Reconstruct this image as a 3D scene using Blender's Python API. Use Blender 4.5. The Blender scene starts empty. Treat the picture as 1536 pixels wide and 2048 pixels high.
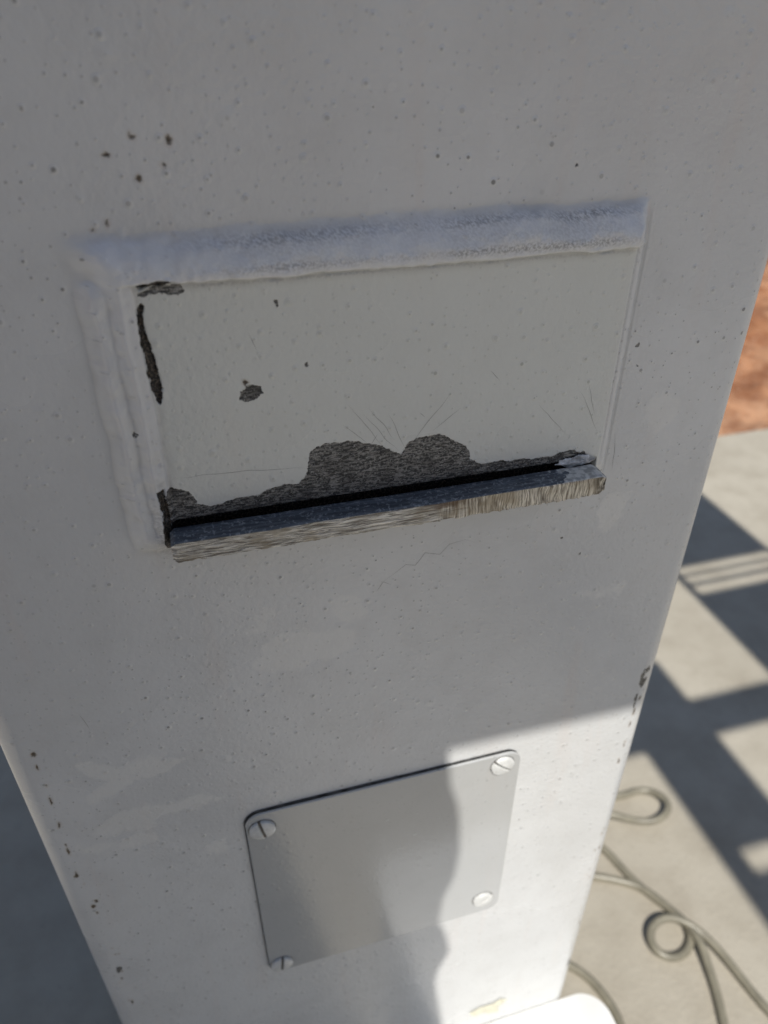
import bpy, math, numpy as np
from mathutils import Matrix, Vector
sc=bpy.context.scene
sc.view_settings.view_transform='Standard'; sc.view_settings.look='None'; sc.view_settings.exposure=0
rng=np.random.default_rng(7)

# ------------------------------------------------------------------ helpers
def vn(x,y,f,seed=0):
    """smooth value noise, -1..1"""
    x=np.asarray(x)*f+seed*17.31; y=np.asarray(y)*f+seed*9.77
    xi=np.floor(x).astype(np.int64); yi=np.floor(y).astype(np.int64)
    fx=x-xi; fy=y-yi; fx=fx*fx*(3-2*fx); fy=fy*fy*(3-2*fy)
    def h(a,b):
        v=np.sin(a*127.1+b*311.7+seed*74.7)*43758.5453
        return (v-np.floor(v))*2-1
    return (h(xi,yi)*(1-fx)+h(xi+1,yi)*fx)*(1-fy)+(h(xi,yi+1)*(1-fx)+h(xi+1,yi+1)*fx)*fy
def ss(a,b,x):
    t=np.clip((x-a)/(b-a),0,1); return t*t*(3-2*t)
def link(o,parent=None):
    sc.collection.objects.link(o)
    if parent: o.parent=parent
    return o
def mesh_np(name,V,F,mats,midx=None,smooth=True,parent=None):
    me=bpy.data.meshes.new(name)
    V=np.asarray(V,dtype=np.float32); F=np.asarray(F,dtype=np.int32)
    me.vertices.add(len(V)); me.vertices.foreach_set('co',V.ravel())
    n=F.shape[1]
    me.loops.add(F.size); me.loops.foreach_set('vertex_index',F.ravel())
    me.polygons.add(len(F)); me.polygons.foreach_set('loop_start',np.arange(len(F),dtype=np.int32)*n)
    me.polygons.foreach_set('loop_total',np.full(len(F),n,dtype=np.int32))
    for m in mats: me.materials.append(m)
    if midx is not None: me.polygons.foreach_set('material_index',np.asarray(midx,dtype=np.int32))
    me.polygons.foreach_set('use_smooth',np.full(len(F),smooth))
    me.update(calc_edges=True); me.validate()
    return link(bpy.data.objects.new(name,me),parent)
def grid_faces(nr,nc):
    i=np.arange(nr-1)[:,None]*nc+np.arange(nc-1)[None,:]
    return np.stack([i,i+1,i+nc+1,i+nc],-1).reshape(-1,4)
def mesh_py(name,V,F,mat,parent=None,smooth=False,bevel=0,seg=3):
    me=bpy.data.meshes.new(name); me.from_pydata(V,[],F); me.materials.append(mat)
    me.polygons.foreach_set('use_smooth',[smooth]*len(me.polygons)); me.update()
    o=link(bpy.data.objects.new(name,me),parent)
    if bevel:
        b=o.modifiers.new('b','BEVEL'); b.width=bevel; b.segments=seg; b.limit_method='ANGLE'
    return o
def box(name,x0,x1,y0,y1,z0,z1,mat,parent=None,bevel=0,seg=3,smooth=False):
    V=[(x,y,z) for x in (x0,x1) for y in (y0,y1) for z in (z0,z1)]
    F=[(0,1,3,2),(4,6,7,5),(0,4,5,1),(2,3,7,6),(0,2,6,4),(1,5,7,3)]
    return mesh_py(name,V,F,mat,parent,smooth,bevel,seg)
def empty(name):
    return link(bpy.data.objects.new(name,None))

class NT:
    def __init__(s,name,wall=False):
        s.m=bpy.data.materials.new(name); s.m.use_nodes=True; s.t=s.m.node_tree; s.t.nodes.clear()
        s.out=s.n('ShaderNodeOutputMaterial'); s.b=s.n('ShaderNodeBsdfPrincipled')
        s.l(s.b.outputs[0],s.out.inputs[0]); s.tc=s.n('ShaderNodeTexCoord').outputs['Object']
        s.dim='3D'
        if wall:   # (x+y, z) wall coordinates, 2-D textures: crisp and fast
            q=s.n('ShaderNodeSeparateXYZ'); s.l(s.tc,q.inputs[0])
            c=s.n('ShaderNodeCombineXYZ'); s.l(s.math('ADD',q.outputs[0],q.outputs[1]),c.inputs[0]); s.l(q.outputs[2],c.inputs[1])
            s.tc=c.outputs[0]; s.dim='2D'
    def n(s,t,**k):
        q=s.t.nodes.new(t)
        for a,b in k.items(): setattr(q,a,b)
        return q
    def l(s,a,b): s.t.links.new(a,b)
    def setin(s,sock,v):
        if isinstance(v,bpy.types.NodeSocket): s.l(v,sock)
        elif isinstance(v,(tuple,list)) and len(v)==3 and sock.type=='RGBA': sock.default_value=(*v,1)
        else: sock.default_value=v
    def noise(s,scale,detail=3,rough=.5,vec=None,dist=0):
        q=s.n('ShaderNodeTexNoise',noise_dimensions=s.dim); q.inputs['Scale'].default_value=scale; q.inputs['Detail'].default_value=detail
        q.inputs['Roughness'].default_value=rough; q.inputs['Distortion'].default_value=dist
        s.l(vec or s.tc,q.inputs['Vector']); return q.outputs[0]
    def map(s,scale=(1,1,1),rot=(0,0,0),loc=(0,0,0),vec=None):
        q=s.n('ShaderNodeMapping'); q.inputs['Scale'].default_value=scale; q.inputs['Rotation'].default_value=rot
        q.inputs['Location'].default_value=loc; s.l(vec or s.tc,q.inputs['Vector']); return q.outputs[0]
    def vor(s,scale,vec=None):
        q=s.n('ShaderNodeTexVoronoi',voronoi_dimensions=s.dim); q.inputs['Scale'].default_value=scale; s.l(vec or s.tc,q.inputs['Vector']); return q
    def math(s,op,a,b=0,c=0,clamp=False):
        q=s.n('ShaderNodeMath',operation=op,use_clamp=clamp)
        s.setin(q.inputs[0],a); s.setin(q.inputs[1],b); s.setin(q.inputs[2],c); return q.outputs[0]
    def mr(s,v,a,b,c=0,d=1):
        q=s.n('ShaderNodeMapRange'); s.setin(q.inputs[0],v)
        for i,x in enumerate((a,b,c,d)): q.inputs[i+1].default_value=x
        return q.outputs[0]
    def mix(s,f,a,b,mode='MIX'):
        q=s.n('ShaderNodeMix',data_type='RGBA',blend_type=mode)
        s.setin(q.inputs[0],f); s.setin(q.inputs[6],a); s.setin(q.inputs[7],b); return q.outputs[2]
    def attr(s,name):
        q=s.n('ShaderNodeAttribute'); q.attribute_name=name; return q.outputs['Fac']
    def xyz(s):
        q=s.n('ShaderNodeSeparateXYZ'); s.l(s.tc,q.inputs[0]); return q.outputs
    def bump(s,h,strength,dist,nrm=None):
        q=s.n('ShaderNodeBump'); q.inputs['Strength'].default_value=strength; q.inputs['Distance'].default_value=dist
        s.setin(q.inputs['Height'],h)
        if nrm: s.l(nrm,q.inputs['Normal'])
        return q.outputs[0]
    def fin(s,col,rough=.5,metal=0,normal=None,spec=.5,coat=0):
        s.setin(s.b.inputs['Base Color'],col); s.setin(s.b.inputs['Roughness'],rough); s.setin(s.b.inputs['Metallic'],metal)
        s.setin(s.b.inputs['Specular IOR Level'],spec)
        if normal: s.l(normal,s.b.inputs['Normal'])
        if coat:
            s.b.inputs['Coat Weight'].default_value=coat; s.b.inputs['Coat Roughness'].default_value=.08
            if normal: s.l(normal,s.b.inputs['Coat Normal'])
        return s.m

# ------------------------------------------------------------------ materials
PAINT=(.690,.702,.705)
def paint_base(N,k=1.0):
    big=N.noise(9,3,.55); mid=N.noise(60,3,.65)
    c=N.mix(N.mr(big,.35,.65),tuple(k*x*.95 for x in PAINT),tuple(k*x*1.04 for x in PAINT))
    c=N.mix(N.mr(mid,.45,.75,0,.20),c,(.54*k,.54*k,.53*k))
    st=N.noise(1,3,.6,vec=N.map((60,7,60)))
    c=N.mix(N.mr(st,.60,.78,0,.18),c,(.68*k,.59*k,.54*k))
    peel=N.noise(430,2,.5)
    def specks(scale,thr,rmin,rmax,loc):
        v=N.vor(scale,N.map((1,1,1),loc=loc))
        sep=N.n('ShaderNodeSeparateColor'); N.l(v.outputs['Color'],sep.inputs[0])
        on=N.math('GREATER_THAN',sep.outputs[0],thr)
        rad=N.math('MULTIPLY_ADD',N.math('POWER',sep.outputs[1],2),rmax-rmin,rmin)
        d=N.math('SUBTRACT',rad,v.outputs['Distance'])
        tone=N.math('MULTIPLY',N.mr(sep.outputs[2],0,1,.35,1),on)
        return N.math('MULTIPLY',N.mr(d,0,.02),tone),N.math('MULTIPLY',N.mr(d,-.08,.03),on)
    s1,r1=specks(105,.40,.035,.085,(.3,.1,.7))
    s2,r2=specks(250,.50,.06,.12,(.9,.4,.2))
    s3,r3=specks(34,.50,.015,.036,(.5,.8,.1))
    brk=N.mr(big,.42,.60,.35,1)
    sp=N.math('MAXIMUM',N.math('MAXIMUM',N.math('MULTIPLY',s1,.90),N.math('MULTIPLY',s2,.55)),N.math('MULTIPLY',s3,.80))
    c=N.mix(N.math('MULTIPLY',sp,brk),c,(.14,.14,.135))
    rr=N.math('MAXIMUM',r1,N.math('MAXIMUM',N.math('MULTIPLY',r2,.5),r3))
    h=N.math('ADD',N.math('MULTIPLY',peel,.17),N.math('MULTIPLY',rr,.20))
    rough=N.mr(big,.3,.7,.20,.32)
    return c,h,rough

def column_material():
    N=NT('weathered_white_paint',True)
    c,h,rough=paint_base(N)
    c=N.mix(N.math('MULTIPLY',N.attr('plate'),.55),c,(.72,.745,.69))
    jn=N.noise(330,4,.68)
    jag=N.math('MULTIPLY',N.math('SUBTRACT',jn,.5),3.0)
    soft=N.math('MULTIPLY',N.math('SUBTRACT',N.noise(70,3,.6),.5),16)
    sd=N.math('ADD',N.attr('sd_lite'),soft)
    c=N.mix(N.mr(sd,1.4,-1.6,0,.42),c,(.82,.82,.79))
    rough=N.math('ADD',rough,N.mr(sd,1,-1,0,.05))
    w=N.attr('weld')
    c=N.mix(N.math('MULTIPLY',w,N.mr(N.noise(75,3,.6),.3,.7,.30,.95)),c,(.75,.775,.82))
    relief_shade=N.attr('relief_shade')
    c=N.mix(N.mr(relief_shade,.05,.8,0,.35),c,(.82,.82,.82))
    c=N.mix(N.mr(relief_shade,-.05,-.8,0,.42),c,(.33,.33,.33))  # relief shading painted in: ridges lighter, hollows darker
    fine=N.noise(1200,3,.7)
    g=N.math('MULTIPLY',N.attr('grime_shade'),N.mr(fine,.40,.60))
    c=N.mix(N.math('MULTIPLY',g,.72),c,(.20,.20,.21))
    sb=N.math('ADD',N.attr('sd_bare'),jag)
    mb=N.mr(sb,.10,-.10)
    c=N.mix(N.mr(sb,.7,.1,0,.30),c,(.84,.83,.80))
    streak=N.noise(1,4,.75,vec=N.map((300,1300,1)))
    mcol=N.mix(N.mr(streak,.47,.58),(.055,.057,.058),(.30,.298,.29))
    mcol=N.mix(N.mr(fine,.55,.66,0,.75),mcol,(.46,.46,.45))
    mcol=N.mix(N.mr(soft,0,3,0,.6),mcol,(.05,.05,.052))
    c=N.mix(mb,c,mcol)
    sr=N.math('ADD',N.attr('sd_rust'),N.math('MULTIPLY',jag,.7))
    mrst=N.mr(sr,.15,-.25)
    c=N.mix(N.mr(sr,.9,0,0,.28),c,(.45,.35,.24))
    rc=N.mix(N.mr(fine,.4,.6),(.06,.048,.036),(.21,.165,.11))
    c=N.mix(mrst,c,rc)
    sv=N.math('ADD',N.attr('sd_void'),N.math('MULTIPLY',jag,.8))
    mv=N.mr(sv,.1,-.15)
    vc=N.mix(N.mr(fine,.5,.62),(.010,.009,.008),(.13,.105,.08))
    c=N.mix(mv,c,vc)
    m_all=N.math('MAXIMUM',mb,N.math('MAXIMUM',mv,mrst))
    rough=N.math('MULTIPLY_ADD',m_all,.22,rough)
    hh=N.math('ADD',N.math('MULTIPLY',h,N.math('SUBTRACT',1,m_all)),N.math('MULTIPLY_ADD',N.math('MULTIPLY',fine,m_all),.3,N.math('MULTIPLY',m_all,-.50)))
    return N.fin(c,rough,N.math('MULTIPLY',mb,.45),N.bump(hh,1,.001),.6)
M_col=column_material()
def cover_material():
    N=NT('cover_paint',True); c,h,rough=paint_base(N,.70)
    c=N.mix(.35,c,(.46,.48,.485))
    return N.fin(c,N.mr(N.noise(14,3),.3,.7,.15,.26),0,N.bump(h,.25,.001),.7,.7)
M_cov=cover_material()
def simple(name,col,rough=.5,metal=0,nscale=80,amt=.2,bs=.3,bd=.001,spec=.5):
    N=NT(name); f=N.noise(nscale,3,.6)
    c=N.mix(N.mr(f,.3,.7),tuple(x*(1-amt) for x in col),tuple(min(1,x*(1+amt)) for x in col))
    return N.fin(c,rough,metal,N.bump(f,bs,bd),spec)
M_black=simple('gasket_shadow_black',(.06,.06,.06),.8,nscale=200,amt=.8)
M_screw=simple('painted_screw',(.66,.67,.66),.22,0,nscale=400,amt=.12,bs=.3,bd=.0003)
M_box=simple('white_enamel',(.72,.72,.70),.3,nscale=40,amt=.05,bs=.1,bd=.0003)
M_hose=simple('hose_plastic',(.20,.185,.14),.35,nscale=60,amt=.2)
M_steel=simple('galvanised_steel',(.42,.43,.44),.45,.6,nscale=60)
M_shade_board=simple('shade_board_grey',(.30,.31,.33),.7,nscale=20)
M_tape=simple('old_tape',(.72,.70,.56),.6,nscale=400,amt=.15)
M_burr_gap=simple('burr_and_gap',(.16,.15,.14),.5,.4,nscale=400,amt=.4)

def cut_material():
    N=NT('ground_cut_steel',True); X=N.xyz()
    a=N.noise(1,4,.7,vec=N.map((110,1700,1),rot=(0,0,math.radians(-36))),dist=.6)
    b=N.noise(1,4,.7,vec=N.map((1500,100,1),rot=(0,0,math.radians(8))),dist=.3)
    n60=N.noise(60,2)
    rightf=N.mr(N.math('ADD',X[0],N.math('MULTIPLY',N.math('SUBTRACT',n60,.5),.05)),.060,.075)
    st=N.n('ShaderNodeMix',data_type='FLOAT'); N.l(rightf,st.inputs[0]); N.l(a,st.inputs[2]); N.l(b,st.inputs[3]); st=st.outputs[0]
    c=N.mix(N.mr(st,.40,.58),(.26,.235,.20),(.95,.92,.85))
    c=N.mix(N.mr(N.noise(75,3),.5,.66,0,.6),c,(.34,.28,.19))
    d=N.mr(N.math('ABSOLUTE',N.math('SUBTRACT',X[0],.068)),.012,.003)
    dz=N.mr(N.math('ADD',X[1],N.math('MULTIPLY',N.noise(200,2),.003)),.8058,.8075)
    c=N.mix(N.math('MULTIPLY',N.math('MULTIPLY',d,dz),.8),c,(.12,.07,.035))
    e=N.mr(X[0],.124,.1315)
    c=N.mix(N.math('MULTIPLY',e,N.mr(N.noise(300,3),.4,.6)),c,(.05,.042,.035))
    return N.fin(c,.30,.55,N.bump(st,1,.0010),.7)
def lugtop_material():
    N=NT('mill_scale'); X=N.xyz()
    f=N.noise(700,4,.7); g=N.noise(1,3,.6,vec=N.map((90,900,900)))
    c=N.mix(N.mr(g,.4,.65),(.065,.078,.098),(.15,.175,.21))
    c=N.mix(N.mr(f,.54,.62,0,.7),c,(.38,.42,.46))
    w=N.mr(N.math('ADD',X[0],N.math('MULTIPLY',N.math('SUBTRACT',N.noise(260,4),.5),.022)),.1285,.1295)
    c=N.mix(w,c,N.mix(N.mr(N.noise(420,3),.42,.6),(.68,.69,.68),(.36,.37,.37)))
    return N.fin(c,.5,.2,N.bump(f,.7,.0004))
M_cut=cut_material(); M_top=lugtop_material()
M_dark=simple('dark_slot',(.012,.011,.010),.85,nscale=300)

def concrete_material():
    N=NT('concrete'); 
    a=N.noise(1.6,4,.6); b=N.noise(14,4,.65); f=N.noise(160,3,.6)
    c=N.mix(N.mr(a,.3,.7),(.35,.32,.262),(.45,.418,.35))
    c=N.mix(N.mr(b,.4,.75,0,.5),c,(.25,.22,.17))
    c=N.mix(N.mr(f,.62,.75,0,.4),c,(.24,.22,.18))
    v=N.vor(9); c=N.mix(N.mr(v.outputs['Distance'],.10,.03,0,.25),c,(.20,.17,.13))
    return N.fin(c,.75,0,N.bump(N.math('ADD',f,b),.4,.003),.3)
def dirt_material():
    N=NT('red_dirt')
    a=N.noise(1.2,4,.65); b=N.noise(9,4,.7); f=N.noise(60,4,.7)
    c=N.mix(N.mr(a,.35,.65),(.42,.185,.085),(.52,.30,.18))
    c=N.mix(N.mr(b,.42,.6),N.mix(.7,c,(.20,.07,.03)),c)
    c=N.mix(N.mr(f,.55,.7,0,.6),c,(.60,.43,.31))
    return N.fin(c,.9,0,N.bump(N.math('ADD',b,f),.8,.02),.2)
M_conc=concrete_material(); M_dirt=dirt_material()

# ------------------------------------------------------------------ COLUMN
XL,XR,RC,DEP=-.0935,.2105,.0105,.30
fl,fr=XL+RC,XR-RC
prof=[] # (x,y,nx,ny,s)
for y in (.295,.2,.1,.05,.02): prof.append((XL,y,-1,0,fl-RC*math.pi/2-(y-RC)))
for k in range(0,17):
    a=math.pi/2*k/16
    prof.append((fl-RC*math.cos(a),RC-RC*math.sin(a),-math.cos(a),-math.sin(a),fl-RC*(math.pi/2-a)))
n=int(round((fr-fl)/.0004))
for k in range(1,n): x=fl+(fr-fl)*k/n; prof.append((x,0,0,-1,x))
for k in range(0,17):
    a=math.pi/2*(1-k/16)
    prof.append((fr+RC*math.cos(a),RC-RC*math.sin(a),math.cos(a),-math.sin(a),fr+RC*(math.pi/2-a)))
for y in (.02,.05,.1,.2,.295): prof.append((XR,y,1,0,fr+RC*math.pi/2+(y-RC)))
prof.append((XR,DEP,1,0,1)); prof.append((XL,DEP,-1,0,-1)); prof.append((XL,.295,-1,0,fl-.31))
P=np.array(prof)
zs=np.concatenate([np.arange(0,.30,.02),np.arange(.30,.770,.0012),np.arange(.770,.910,.0004),np.arange(.910,.99,.001),np.arange(.99,2.7,.05),[2.7]])
S,Z=np.meshgrid(P[:,4]*1000,zs*1000)   # mm

def height(s,z):
    """outward relief of the face in mm"""
    s=np.asarray(s,float); z=np.asarray(z,float)
    wob=vn(s,z,.09,3)*.9+vn(s,z,.35,4)*.35
    wob2=vn(s,z,.045,13)*1.2+wob
    h=vn(s,z,.02,1)*.35+vn(s,z,.07,2)*.07
    hp=3.2
    inx=ss(-12.3,-10.6,s+wob*.3)*ss(149.6,148.6,s+wob*.12)
    inz=ss(889.9,888.3,z+wob*.3)*ss(-1,1,z-790)
    plate=inx*inz
    qt=(902.5+wob2-z)/14.0
    tt=np.clip(qt,0,1); toe=ss(0,.35,tt)
    bead_t=(np.sin(tt*math.pi*.60))*toe**.5*5.8*ss(-27,-12,s+(z-892)*.5*(z>892))*ss(154,147,s+wob)*ss(886.4,888.7,z+wob*.7)
    tl=np.clip((s+26.5+wob*.7)/15.5,0,1)
    bead_l=(np.sin(tl*math.pi*.66)**.9)*4.6*ss(-9.6,-11.2,s+wob*.3)*ss(903,889,z+(-(s+12))*.6)*ss(792,804,z)
    bead_l=bead_l+np.exp(-((s+21.5+wob*.9)/1.5)**2)*.9*ss(897,880,z)*ss(797,805,z)+np.exp(-((s+14.6+wob*.6)/1.0)**2)*.8*ss(893,880,z)*ss(800,808,z)-np.exp(-((s+18+wob*.8)/1.1)**2)*.6*ss(893,880,z)*ss(800,808,z)
    tr=np.clip((153.5+wob*.25-s)/4.0,0,1)
    bead_r=np.sin(tr*math.pi*.5)*2.7*(s>148)*ss(896,888,z)*ss(798,806,z)
    bead_r=bead_r+np.exp(-((s-154.4+wob*.3)/.5)**2)*.3*ss(901,893,z)*ss(792,800,z)-np.exp(-((s-149+wob*.2)/.4)**2)*.25*ss(894,889,z)*ss(806,812,z)
    H=np.maximum(np.maximum(plate*hp,bead_t),np.maximum(bead_l,bead_r))
    H=H*ss(795,799,z)*(z<906)
    H=H+ss(.5,2,np.maximum(bead_t,bead_l))*(vn(s,z,.22,9)*.38+vn(s,z,.6,10)*.13)
    slot=ss(-12.4,-11.6,s)*ss(147.6,146.8,s)*(z>800.5)*ss(809.3,808.9,z)
    H=H*(1-slot)-slot*2.0
    return h+H
H=height(S,Z)
flat=(S>-93)&(S<210)
mask_h=flat & (Z>300)&(Z<985)

def sdf(poly,S,Z,out,margin=7):
    poly=np.array(poly,float)
    x0,z0=poly.min(0)-margin; x1,z1=poly.max(0)+margin
    cols=np.where((S[0]>x0)&(S[0]<x1)&(np.abs(P[:,4])<.9))[0]; rows=np.where((Z[:,0]>z0)&(Z[:,0]<z1))[0]
    if len(cols)==0 or len(rows)==0: return
    sl=np.ix_(rows,cols); X=S[sl]; Y=Z[sl]
    d=np.full(X.shape,1e9); ins=np.zeros(X.shape,bool); m=len(poly)
    for i in range(m):
        ax,ay=poly[i]; bx,by=poly[(i+1)%m]
        ex,ey=bx-ax,by-ay; L=ex*ex+ey*ey+1e-12
        t=np.clip(((X-ax)*ex+(Y-ay)*ey)/L,0,1)
        d=np.minimum(d,np.hypot(X-ax-t*ex,Y-ay-t*ey))
        c=((ay>Y)!=(by>Y))&(X<(bx-ax)*(Y-ay)/(by-ay+1e-12)+ax); ins^=c
    d=np.where(ins,-d,d); out[sl]=np.minimum(out[sl],d)
def blob(cx,cz,rx,rz,out,ang=0):
    a=np.linspace(0,2*math.pi,12,endpoint=False)
    r=1+.22*np.sin(a*2+cx)+.15*np.sin(a*3+cz)
    x=rx*np.cos(a)*r; z=rz*np.sin(a)*r; c,s_=math.cos(ang),math.sin(ang)
    sdf(np.stack([cx+x*c-z*s_,cz+x*s_+z*c],1),S,Z,out,margin=7 if out is not lite else 11)
D=lambda: np.full(S.shape,9.0)
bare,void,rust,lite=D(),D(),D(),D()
sdf([(-14,800),(-12.6,806),(-12.8,818.6),(-11.5,822.3),(-9.8,822.3),(-4.9,820.1),(-2.8,814.9),(1.7,812.6),(9.6,814.4),(18,814.6),(24.2,817.1),(31.9,816.6),(35.7,821.2),(35.3,825),(36.5,828.8),(41.3,831),(50,830.6),(60.5,827.5),(66,824),(68.7,822.3),(71.3,827.4),(77,828.2),(82.3,829),(88.2,825.3),(93.1,821.6),(95.4,816),(99.5,813.9),(106,813.9),(114.5,813.3),(126.9,812.6),(134.9,814.3),(141,812.5),(146,809),(148,803),(148,800)],S,Z,bare)
sdf([(15,850.3),(15.6,853),(18.6,855),(22,854.2),(22.6,852),(20,850.4),(18,849.6)],S,Z,bare)
sdf([(-9.5,886),(-4,888.5),(2,887.6),(3.3,886),(1,885),(-6,886),(-8,884.6)],S,Z,bare)
for q in [(200,671,1.2,5),(201.5,667,1.4,4),(199.5,654,1,4.5),(203,676,1,3),(205,373,1.6,5),(-81,536,1.3,3)]: blob(*q,bare)
sdf([(-10.6,881.5),(-9.3,883),(-8.6,882.5),(-9.6,877),(-8.4,870),(-8,863),(-7.4,857),(-8.8,852),(-9.6,853),(-10.4,858),(-10.9,866),(-11.0,873)],S,Z,void)
sdf([(-14.8,822),(-12.6,822.3),(-12.2,812),(-11.6,806),(-12.4,798.5),(-14.8,798),(-15.6,802),(-14.2,812)],S,Z,void)
sdf([(-9.8,888.6),(-4,889.7),(2,888.6),(2.5,888),(-4,888.6),(-9,887)],S,Z,void)
sdf([(-12,800),(-12,808.8),(146.8,808.4),(147,800)],S,Z,void)
for q in [(-4,925,.7,.8),(5,924,1.0,.9),(-11,921,.8,.6),(3,918,.6,.5),(-4,915,.6,.7),(-14,904.5,.6,1.0),(-18,903,.3,.4),
          (-80.5,709,.8,1.6),(-81,701,.3,2),(-81,680,.3,3),(-81.5,663,.5,2),(-82,645,.4,4),(-82.5,626,.6,2.4),(-79,602,.8,1.4),(-81,598,.7,1.8),(-81,500,.5,3),
          (202,655,.7,2),(200.5,645,.6,3.0),(200,636,.4,2.0),(199.6,620,.5,2),(199,606,.6,2),(17.6,856.2,.9,.5),(203,520,.4,2),(204,430,.5,3)]: blob(*q,rust)
for k in range(22):
    blob(202+rng.normal(0,1.6),rng.uniform(360,560),rng.uniform(.2,.45),rng.uniform(.3,.9),rust)
for k in range(12):
    blob(-81+rng.normal(0,1.2),rng.uniform(470,705),rng.uniform(.15,.4),rng.uniform(.3,1.0),rust)
for q in [(37,860,.7,.7),(29,880,.4,.8),(-17.5,843,.7,.7),(124,913,.6,.6),(158,852,.7,.7),(160,844,.4,.4),(150,760,.4,.4),(140,770,.4,.4),(60,930,.4,.4),(-60,900,.4,.4)]: blob(*q,bare)
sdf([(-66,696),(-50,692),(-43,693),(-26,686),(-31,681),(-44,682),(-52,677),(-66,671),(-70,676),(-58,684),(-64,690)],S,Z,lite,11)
for q in [(-44,655,26,7),(-20,620,7,3.5),(-60,640,14,5),(174,824,7,7),(162,780,8,8),(30,737,24,9),(12,752,8,5),(48,755,7,7),(165,735,9,5)]: blob(*q,lite)  # lighter overpaint, and sheen of reflected light painted into the colour
wob=vn(S,Z,.09,3)*.9; wob2=vn(S,Z,.045,13)*1.2+wob
weld=np.maximum(ss(903,898.8,Z-wob2*.8)*ss(886.8,888.2,Z+wob*.7)*ss(-26,-15,S)*ss(153,150,S+wob), .30*ss(-28,-24,S+wob)*ss(-10,-11.5,S)*ss(898,894,Z)*ss(796,803,Z))
hl=np.exp(-((S+12.5)/5)**2-((Z-896)/4)**2)  # painted highlight on the top-left weld corner
weld=np.clip(weld+hl*.6,0,1)
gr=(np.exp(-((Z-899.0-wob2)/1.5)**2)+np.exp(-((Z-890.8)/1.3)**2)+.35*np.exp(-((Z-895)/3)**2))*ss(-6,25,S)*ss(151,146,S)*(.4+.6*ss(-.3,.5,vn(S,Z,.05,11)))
gr=gr+.8*np.exp(-((Z-886.8)/.5)**2)*ss(3,8,S)*ss(149,146,S)*.5+.25*np.exp(-((S-149.2)/.4)**2)*ss(812,820,Z)*ss(889,885,Z)  # dark lines painted in to bring out weld and plate relief
gr=gr+.7*np.exp(-((S+15)/3)**2)*ss(825,805,Z)*ss(790,798,Z)+.35*np.exp(-((Z-797)/2.5)**2)*ss(-14,-5,S)*ss(148,140,S)  # also darker at the left weld foot and below the lug
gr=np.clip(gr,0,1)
pl=ss(-11,-9,S)*ss(149,148,S)*ss(889,888,Z)*ss(800,801,Z)
def boxf(a,r,ax):
    c=np.cumsum(np.concatenate([np.repeat(np.take(a,[0],ax),r+1,ax),a,np.repeat(np.take(a,[-1],ax),r,ax)],ax),ax)
    n_=a.shape[ax]; w_=2*r+1
    return (np.take(c,np.arange(w_,w_+n_),ax)-np.take(c,np.arange(0,n_),ax))/w_
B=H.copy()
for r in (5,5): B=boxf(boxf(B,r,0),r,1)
relief_shade=np.clip(H-B,-1,1)*ss(778,785,Z)*ss(909,906,Z)*ss(-60,-50,S)*ss(185,175,S)*(1-ss(-14,-12,S)*ss(149,147,S)*ss(796,798,Z)*ss(812,810,Z))
H=H-1.2*ss(.2,-.5,void+vn(S,Z,.9,5)*.4)*(Z>811)
inb=ss(0,-.8,bare)*(Z>809.5)
H=H+inb*(vn(S,Z,.7,15)*.12+vn(S,Z,1.1,16)*.10-.15)
Hm=np.where(mask_h,H,0)/1000
fade=ss(-93,-84,S)*ss(210,201,S); Hm=Hm*fade
V=np.stack([P[None,:,0]+P[None,:,2]*Hm,P[None,:,1]+P[None,:,3]*Hm,Z/1000+0*Hm],-1)
F=grid_faces(*S.shape)
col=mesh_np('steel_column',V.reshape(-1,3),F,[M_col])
for nm,a in (('sd_bare',bare),('sd_void',void),('sd_rust',rust),('sd_lite',lite),('weld',weld),('grime_shade',gr),('plate',pl),('relief_shade',relief_shade)):
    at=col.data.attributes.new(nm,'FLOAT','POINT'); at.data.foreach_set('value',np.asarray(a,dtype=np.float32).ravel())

M_scr=simple('scratch_grey',(.33,.33,.32),.6,nscale=300)
VV=[];FF=[]
def scratch(pts,w=.16):
    pts=np.array(pts,float); out=[]
    for i in range(len(pts)-1):
        m=max(2,int(np.hypot(*(pts[i+1]-pts[i]))/.8))
        for k in range(m): out.append(pts[i]+(pts[i+1]-pts[i])*k/m)
    out.append(pts[-1]); out=np.array(out); out+=np.stack([vn(out[:,0],out[:,1],.2,21),vn(out[:,0],out[:,1],.2,22)],1)*.35
    d=np.gradient(out,axis=0); nrm=np.stack([-d[:,1],d[:,0]],1)/ (np.hypot(d[:,0],d[:,1])[:,None]+1e-9)
    t=np.linspace(0,1,len(out)); ww=(w*.5*np.sin(math.pi*np.clip(t,.06,.94)))[:,None]
    b=len(VV)
    for sgn in (-1,1):
        q=out+nrm*ww*sgn; hh=height(q[:,0],q[:,1])+.05
        for (x,z),h in zip(q,hh): VV.append((x/1000,-h/1000,z/1000))
    m=len(out)
    for i in range(m-1): FF.append((b+i,b+i+1,b+m+i+1,b+m+i))
for s in [[(-9,825.5),(12,825),(36,822.5)],[(50,844),(62,827)],[(55,840),(67.5,824)],[(48,837),(57,828)],[(64,839),(70,824.5)],[(86,844),(71,824.8)],
          [(75,838),(77,836)],[(139,841),(143,828)],[(136,838),(146,820)],[(100,850),(104,846)],[(20,872),(22,866)],[(120,835),(132,822)],[(57,842),(66,829)],[(60,832),(58,828)],[(90,838),(80,830)]]: scratch(s)
for s in [[(63,764),(68,768),(72,771),(76,770),(80,775),(86,773),(90,777),(97,778),(101,776)],[(60,760),(63,764),(66,762)],[(-88,760),(-86,755)],[(-60,725),(-58,716)],[(156,816),(158,800)]]: scratch(s,.22)
mesh_py('scratches',VV,FF,M_scr,parent=col)

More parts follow.
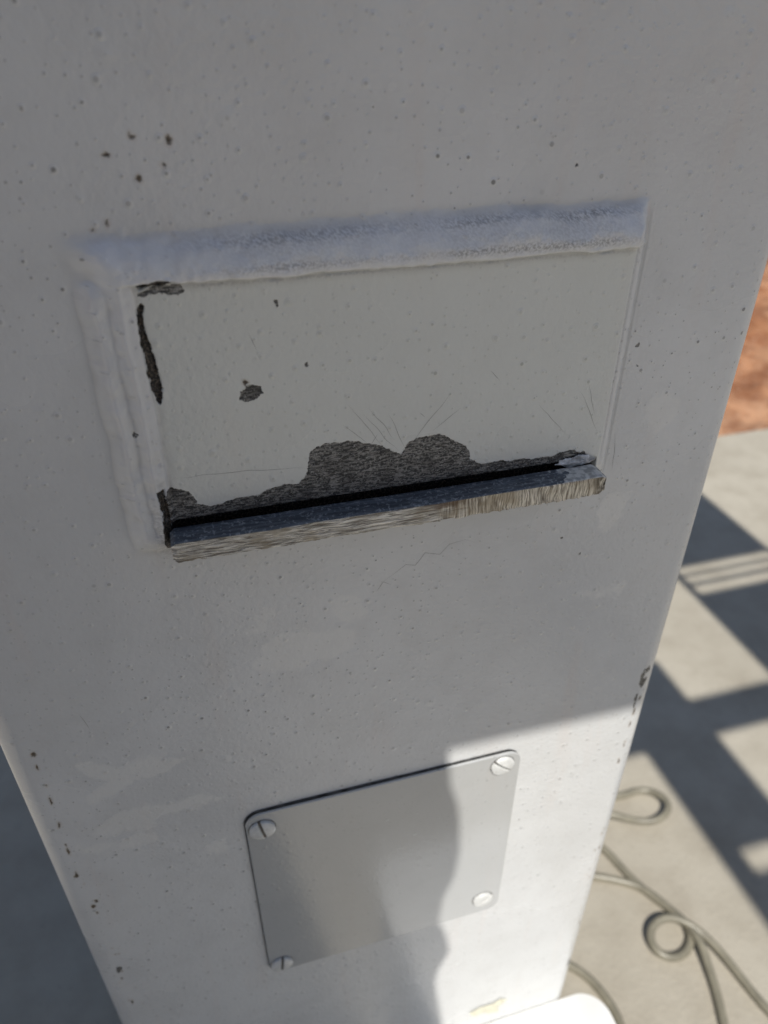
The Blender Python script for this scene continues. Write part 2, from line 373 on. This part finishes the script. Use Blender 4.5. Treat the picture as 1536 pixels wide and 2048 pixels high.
# ------------------------------------------------------------------ cut lug stub
nx=520; xs=np.linspace(-13.2,146.2,nx)
jag=vn(xs,0*xs,.5,31)*.35+vn(xs,0*xs,1.6,32)*.22
burr=np.where(xs>70,np.abs(vn(xs,0*xs,.9,33))*.75,0)
endt=np.minimum(ss(-13.4,-11.5,xs),ss(146.4,143.5,xs))
top=808.0+vn(xs,0*xs,.12,34)*.15-(1-endt)*1.4+.0*xs
bot=799.9+jag*.8-burr+(1-endt)*1.0
fy=14.6+vn(xs,0*xs,.1,36)*.25-(1-endt)*.9
rows=[]
def prow(y,z): rows.append(np.stack([xs,-np.broadcast_to(y,xs.shape),np.broadcast_to(z,xs.shape)],1)/1000)
prow(-1.0,803.0);prow(5.2,803.0);prow(5.2,top-.3);prow(5.5,top)
for k in range(1,8): prow(5.5+(fy-6.1)*k/8,top+vn(xs,xs*0+k*3,.4,40)*.12)
prow(fy-.5,top);prow(fy,top-.45)
i_front0=len(rows)-1
for k in range(1,16):
    t=k/16
    facet=.40*vn(xs*.16-t*1.6,xs*0+t*.4,1,47)
    prow(fy+facet+vn(xs+t*6,xs*0,1.0,46)*.08,top-.45+(bot-top+.8)*t)
prow(fy,bot+.3); i_front1=len(rows)-1
prow(fy-.5,bot);prow(6.0,799.8);prow(-1.0,799.8)
V=np.stack(rows); nr=len(rows); F=grid_faces(nr,nx)
ri=np.repeat(np.arange(nr-1),nx-1)
mi=np.where(ri<3,2,np.where(ri<i_front0,0,np.where(ri<i_front1,1,3)))
V=V.reshape(-1,3)
lug=mesh_np('cut_steel_lug',V,F,[M_top,M_cut,M_dark,M_burr_gap],mi)
for e in (0,nx-1):
    vs=[tuple(V[r*nx+e]) for r in range(nr)]
    mesh_py('end_cap',vs,[tuple(range(nr))],M_burr_gap if e else M_dark,parent=lug)
nl=48; a=np.linspace(-1,1,nl); A_,B_=np.meshgrid(a,a)
rr=np.hypot(A_,B_)+vn(A_,B_,3,51)*.18
hh=np.clip(1-rr**2,-.3,1)
Vx=138.5+A_*9; Vz=809.2+B_*2.6+vn(A_,B_,4,52)*.3
Vy=-(3.5+1.1*hh+vn(A_,B_,6,53)*.25)
lump=np.stack([Vx,Vy,Vz],-1).reshape(-1,3)/1000
M_lump=simple('chalky_paint',(.56,.57,.58),.55,nscale=350,amt=.5,bs=.6,bd=.0006)
keep=(rr.reshape(-1)<.95)
Fl=[tuple(f) for f in grid_faces(nl,nl) if keep[f].all()]
mesh_py('paint_lump',[tuple(v) for v in lump],Fl,M_lump,parent=lug,smooth=True)

# ------------------------------------------------------------------ cover plate with screws
def rrect(x0,x1,z0,z1,r,n=10):
    o=[]
    for cx,cz,a0 in ((x1-r,z1-r,0),(x0+r,z1-r,90),(x0+r,z0+r,180),(x1-r,z0+r,270)):
        for k in range(n+1):
            a=math.radians(a0+90*k/n); o.append((cx+r*math.cos(a),cz+r*math.sin(a)))
    return o
def plate_obj(name,out,y0,y1,mat,parent=None,bevel=0):
    n=len(out); V=[(x,-y0,z) for x,z in out]+[(x,-y1,z) for x,z in out]
    F=[tuple(range(n,2*n))[::-1],tuple(range(n))]+[(i,(i+1)%n,n+(i+1)%n,n+i)[::-1] for i in range(n)]
    return mesh_py(name,V,F,mat,parent,False,bevel,3)
cover=empty('access_cover_plate')
plate_obj('gasket_shadow',rrect(-.0061,.1353,.4905,.6402,.0083),-.001,.0008,M_black,cover)  # black rim past top and left edges paints the gap shadow
plate_obj('plate',rrect(-.0056,.1358,.4905,.6396,.008),.0008,.0023,M_cov,cover,.0007)
def screw(name,x,z,ang,parent):
    N_=120; R=6.3; g=np.linspace(-R*1.05,R*1.05,N_); A_,B_=np.meshgrid(g,g); r=np.hypot(A_,B_)
    sc_=np.where(r>R,R/np.maximum(r,1e-6),1); A2=A_*sc_;B2=B_*sc_; r2=np.minimum(r,R)
    h=2.3*np.sqrt(np.clip(1-(r2/(R*1.08))**2,0,1))**.7+.2
    c,s_=math.cos(ang),math.sin(ang); q=-A2*s_+B2*c
    sl=ss(.85,.68,np.abs(q))
    h=h*(1-sl)+np.minimum(h,.7)*sl
    h=np.where(r>R*1.0,-.2,h)
    V=np.stack([x+A2/1000,-.0023-h/1000,z+B2/1000],-1).reshape(-1,3)
    F=grid_faces(N_,N_); ff=(sl.reshape(-1)[F].min(1)>.6)  # slot floor takes a darker colour to deepen its shade
    mesh_np(name,V,F,[M_screw,M_burr_gap],ff.astype(int),parent=parent)
    out=[(x+.0067*math.cos(t),z+.0067*math.sin(t)) for t in np.linspace(0,2*math.pi,48,endpoint=False)]
    plate_obj(name+'_gap_ring',out,.0017,.00242,M_burr_gap,parent)  # dark disc paints the shaded gap round the screw head
for i,(x,z,a) in enumerate([(.002,.6285,1.75),(.1255,.6315,-.75),(.0015,.4995,1.45),(.1245,.5055,.6)]):
    screw('screw_%d'%(i+1),x,z,a,cover)

# ------------------------------------------------------------------ base box
bx=rrect(.098,.2335,-.150,-.0045,.017,12)
n=len(bx); V=[(x,y,.045) for x,y in bx]+[(x,y,.318) for x,y in bx]
F=[tuple(range(n)),tuple(range(n,2*n))[::-1]]+[(i,(i+1)%n,n+(i+1)%n,n+i) for i in range(n)]
bb=mesh_py('metal_junction_box',V,F,M_box,None,False,.004,4)
mesh_py('mounting_foot',[(x*1.0,y,.005) for x,y in bx]+[(x,y,.046) for x,y in bx],F,M_steel,bb)
tp=[(.128,.346),(.136,.350),(.146,.349),(.152,.353),(.157,.349),(.150,.343),(.152,.334),(.143,.337),(.140,.341),(.131,.340)]
mesh_py('tape_remnant',[(x,-.0006,z) for x,z in tp]+[(x,-.0011,z-.0003) for x,z in tp],[tuple(range(10,20))]+[(i,(i+1)%10,10+(i+1)%10,10+i) for i in range(10)],M_tape,col)

# ------------------------------------------------------------------ ground
def axis(c0,c1,st,far):
    a=list(np.arange(c0,c1,st)); x=c1; s=st
    while x<far: a.append(x); s*=1.35; x+=s
    a.append(far); x=c0; s=st; b=[]
    while x>-far: s*=1.35; x-=s; b.append(max(x,-far))
    return np.array(b[::-1]+a)
gx=axis(1.0,4.5,.025,400); gy=axis(1.2,5,.025,400)
GX,GY=np.meshgrid(gx,gy)
near=np.exp(-np.hypot(GX-2,GY-2)/25)
gz=-.05+near*(np.abs(vn(GX,GY,1.6,61))*.05+np.abs(vn(GX,GY,5,62))*.05+vn(GX,GY,14,63)*.022)
inside=(GX>-6.2)&(GX<6.2)&(GY>-9.2)&(GY<1.29)
gz=np.where(inside,-.08,gz)
mesh_np('ground',np.stack([GX,GY,gz],-1).reshape(-1,3),grid_faces(*GX.shape),[M_dirt])
box('concrete_pavement',-6,6,-9,1.262,-.12,0,M_conc,bevel=.008)

# ------------------------------------------------------------------ hoses
def hose(name,pts,r=.0050):
    cu=bpy.data.curves.new(name,'CURVE'); cu.dimensions='3D'; cu.bevel_depth=r; cu.bevel_resolution=5; cu.resolution_u=10
    sp=cu.splines.new('NURBS'); sp.points.add(len(pts)-1); sp.order_u=4; sp.use_endpoint_u=True
    for i,p in enumerate(pts): sp.points[i].co=(p[0]/1000,p[1]/1000,r+(p[2] if len(p)>2 else 0)/1000,1)
    cu.materials.append(M_hose); return link(bpy.data.objects.new(name,cu))
hose('rubber_hose',[(300,420),(420,370),(480,335),(519,326,0),(545,330,2),(566,320,4),(575,298,8),(562,279,10),(538,274,6),(512,285,3),(480,300,13),(440,330,3),(380,340),(300,330)])
hose('rubber_hose.001',[(330,330),(400,300),(445,278),(456,248),(464,210),(483,175),(495,150,4),(498,120,12),(493,95,4),(485,62),(470,30),(450,-20),(430,-120)])
hose('rubber_hose.002',[(330,265),(400,240),(445,217),(473,200),(488,165,2),(500,138,3),(490,118,0),(465,108,0),(443,118,2),(440,138,5),(455,152,10),(480,152,14),(504,132,8),(518,100,3),(524,62),(530,25),(560,-60),(600,-150)])
hose('rubber_hose.003',[(250,180),(310,160),(345,132),(356,105),(362,80),(358,55),(350,0),(340,-60)])

# ------------------------------------------------------------------ unseen shade casters behind the camera: gantry read off its shadow, board added
el=math.radians(56.5); az=math.radians(12)
L=Vector((math.sin(az)*math.cos(el),math.cos(az)*math.cos(el),-math.sin(el)))
gan=empty('steel_gantry'); hz=2.2; tq=hz/-L.z; ox,oy=-L.x*tq,-L.y*tq
def gbar(nm,x0,x1,y0,y1,th=.012):
    box(nm,x0+ox,x1+ox,y0+oy,y1+oy,hz-th,hz,M_steel,gan)
gbar('beam_1',.598,.727,-1.3,.178); gbar('beam_1b',.598,.632,.178,.216); gbar('beam_1c',.682,.727,.178,.216); gbar('beam_1d',.598,.727,.216,.56)
gbar('cross_1',.52,.598,.395,.463); gbar('cross_1b',.727,2.6,.395,.463)
gbar('beam_2',.900,1.150,.463,.695); gbar('beam_2b',.900,1.150,.785,1.06)
gbar('beam_2c',.900,.915,.695,.785); gbar('beam_2d',1.145,1.155,.695,.785)
gbar('beam_3',1.5,1.6,-1.3,.395)
for i,(a,b) in enumerate([(.722,.729),(.752,.757)]): gbar('rod_%d'%i,.915,1.145,a,b,.006)
for i,(x,y) in enumerate([(.66,-1.28),(1.55,-1.28),(2.55,.43)]):
    box('post_%d'%i,x+ox-.03,x+ox+.03,y+oy-.03,y+oy+.03,0.005,hz-.013,M_steel,gan,.004)
yb=-.52; tb=-yb/L.y; bxo=-L.x*tb; bzo=-L.z*tb
edge=[(.26,.662),(.094,.665),(.097,.627),(.103,.605),(.105,.575),(.103,.550),(.097,.530),(.095,.497),(.101,.480),(.105,.463),(.098,.440),(.097,.422),(.101,.39),(.107,.342),(.11,.25),(.11,-.2)]
edge=[(x+bxo,z+bzo) for x,z in edge]
out=[(-.66,2.5),(.26+bxo,2.5)]+edge+[(.11+bxo,.01),(-.66,.01)]
n=len(out)
V=[(x,yb,z) for x,z in out]+[(x,yb-.010,z) for x,z in out]
F=[tuple(range(n)),tuple(range(n,2*n))[::-1]]+[(i,n+i,n+(i+1)%n,(i+1)%n) for i in range(n)]
mesh_py('shade_board',V,F,M_shade_board)  # added board, unseen, shaped to cast the shade on the column

# ------------------------------------------------------------------ light
w=bpy.data.worlds.new('World'); sc.world=w; w.use_nodes=True; nt=w.node_tree
sky=nt.nodes.new('ShaderNodeTexSky'); sky.sky_type='NISHITA'; sky.sun_disc=False
sky.sun_elevation=el; sky.sun_rotation=math.radians(192)
bg=nt.nodes['Background']; bg.inputs[1].default_value=.078; nt.links.new(sky.outputs[0],bg.inputs[0])
sd=bpy.data.lights.new('sun','SUN'); sd.energy=4.8; sd.angle=math.radians(.4); sd.color=(1,.955,.88)
so=link(bpy.data.objects.new('sun',sd)); so.rotation_euler=L.to_track_quat('-Z','Y').to_euler()

# ------------------------------------------------------------------ camera
p=math.radians(33.7);A=math.radians(74)
cp,sp_,ca,sa=math.cos(p),math.sin(p),math.cos(A),math.sin(A)
Fw=Vector((ca*cp,sa*cp,-sp_));R=Vector((sa,-ca,0));U=Vector((ca*sp_,sa*sp_,cp))
cam=bpy.data.cameras.new('camera'); co=link(bpy.data.objects.new('camera',cam))
M=Matrix((R,U,-Fw)).transposed().to_4x4(); M.translation=Vector((0,-.22,.95)); co.matrix_world=M
cam.sensor_fit='HORIZONTAL'; cam.sensor_width=36; cam.lens=1480/1536*36
cam.clip_start=.005; cam.clip_end=1000
cam.dof.use_dof=True; cam.dof.focus_distance=.268; cam.dof.aperture_fstop=13
sc.camera=co
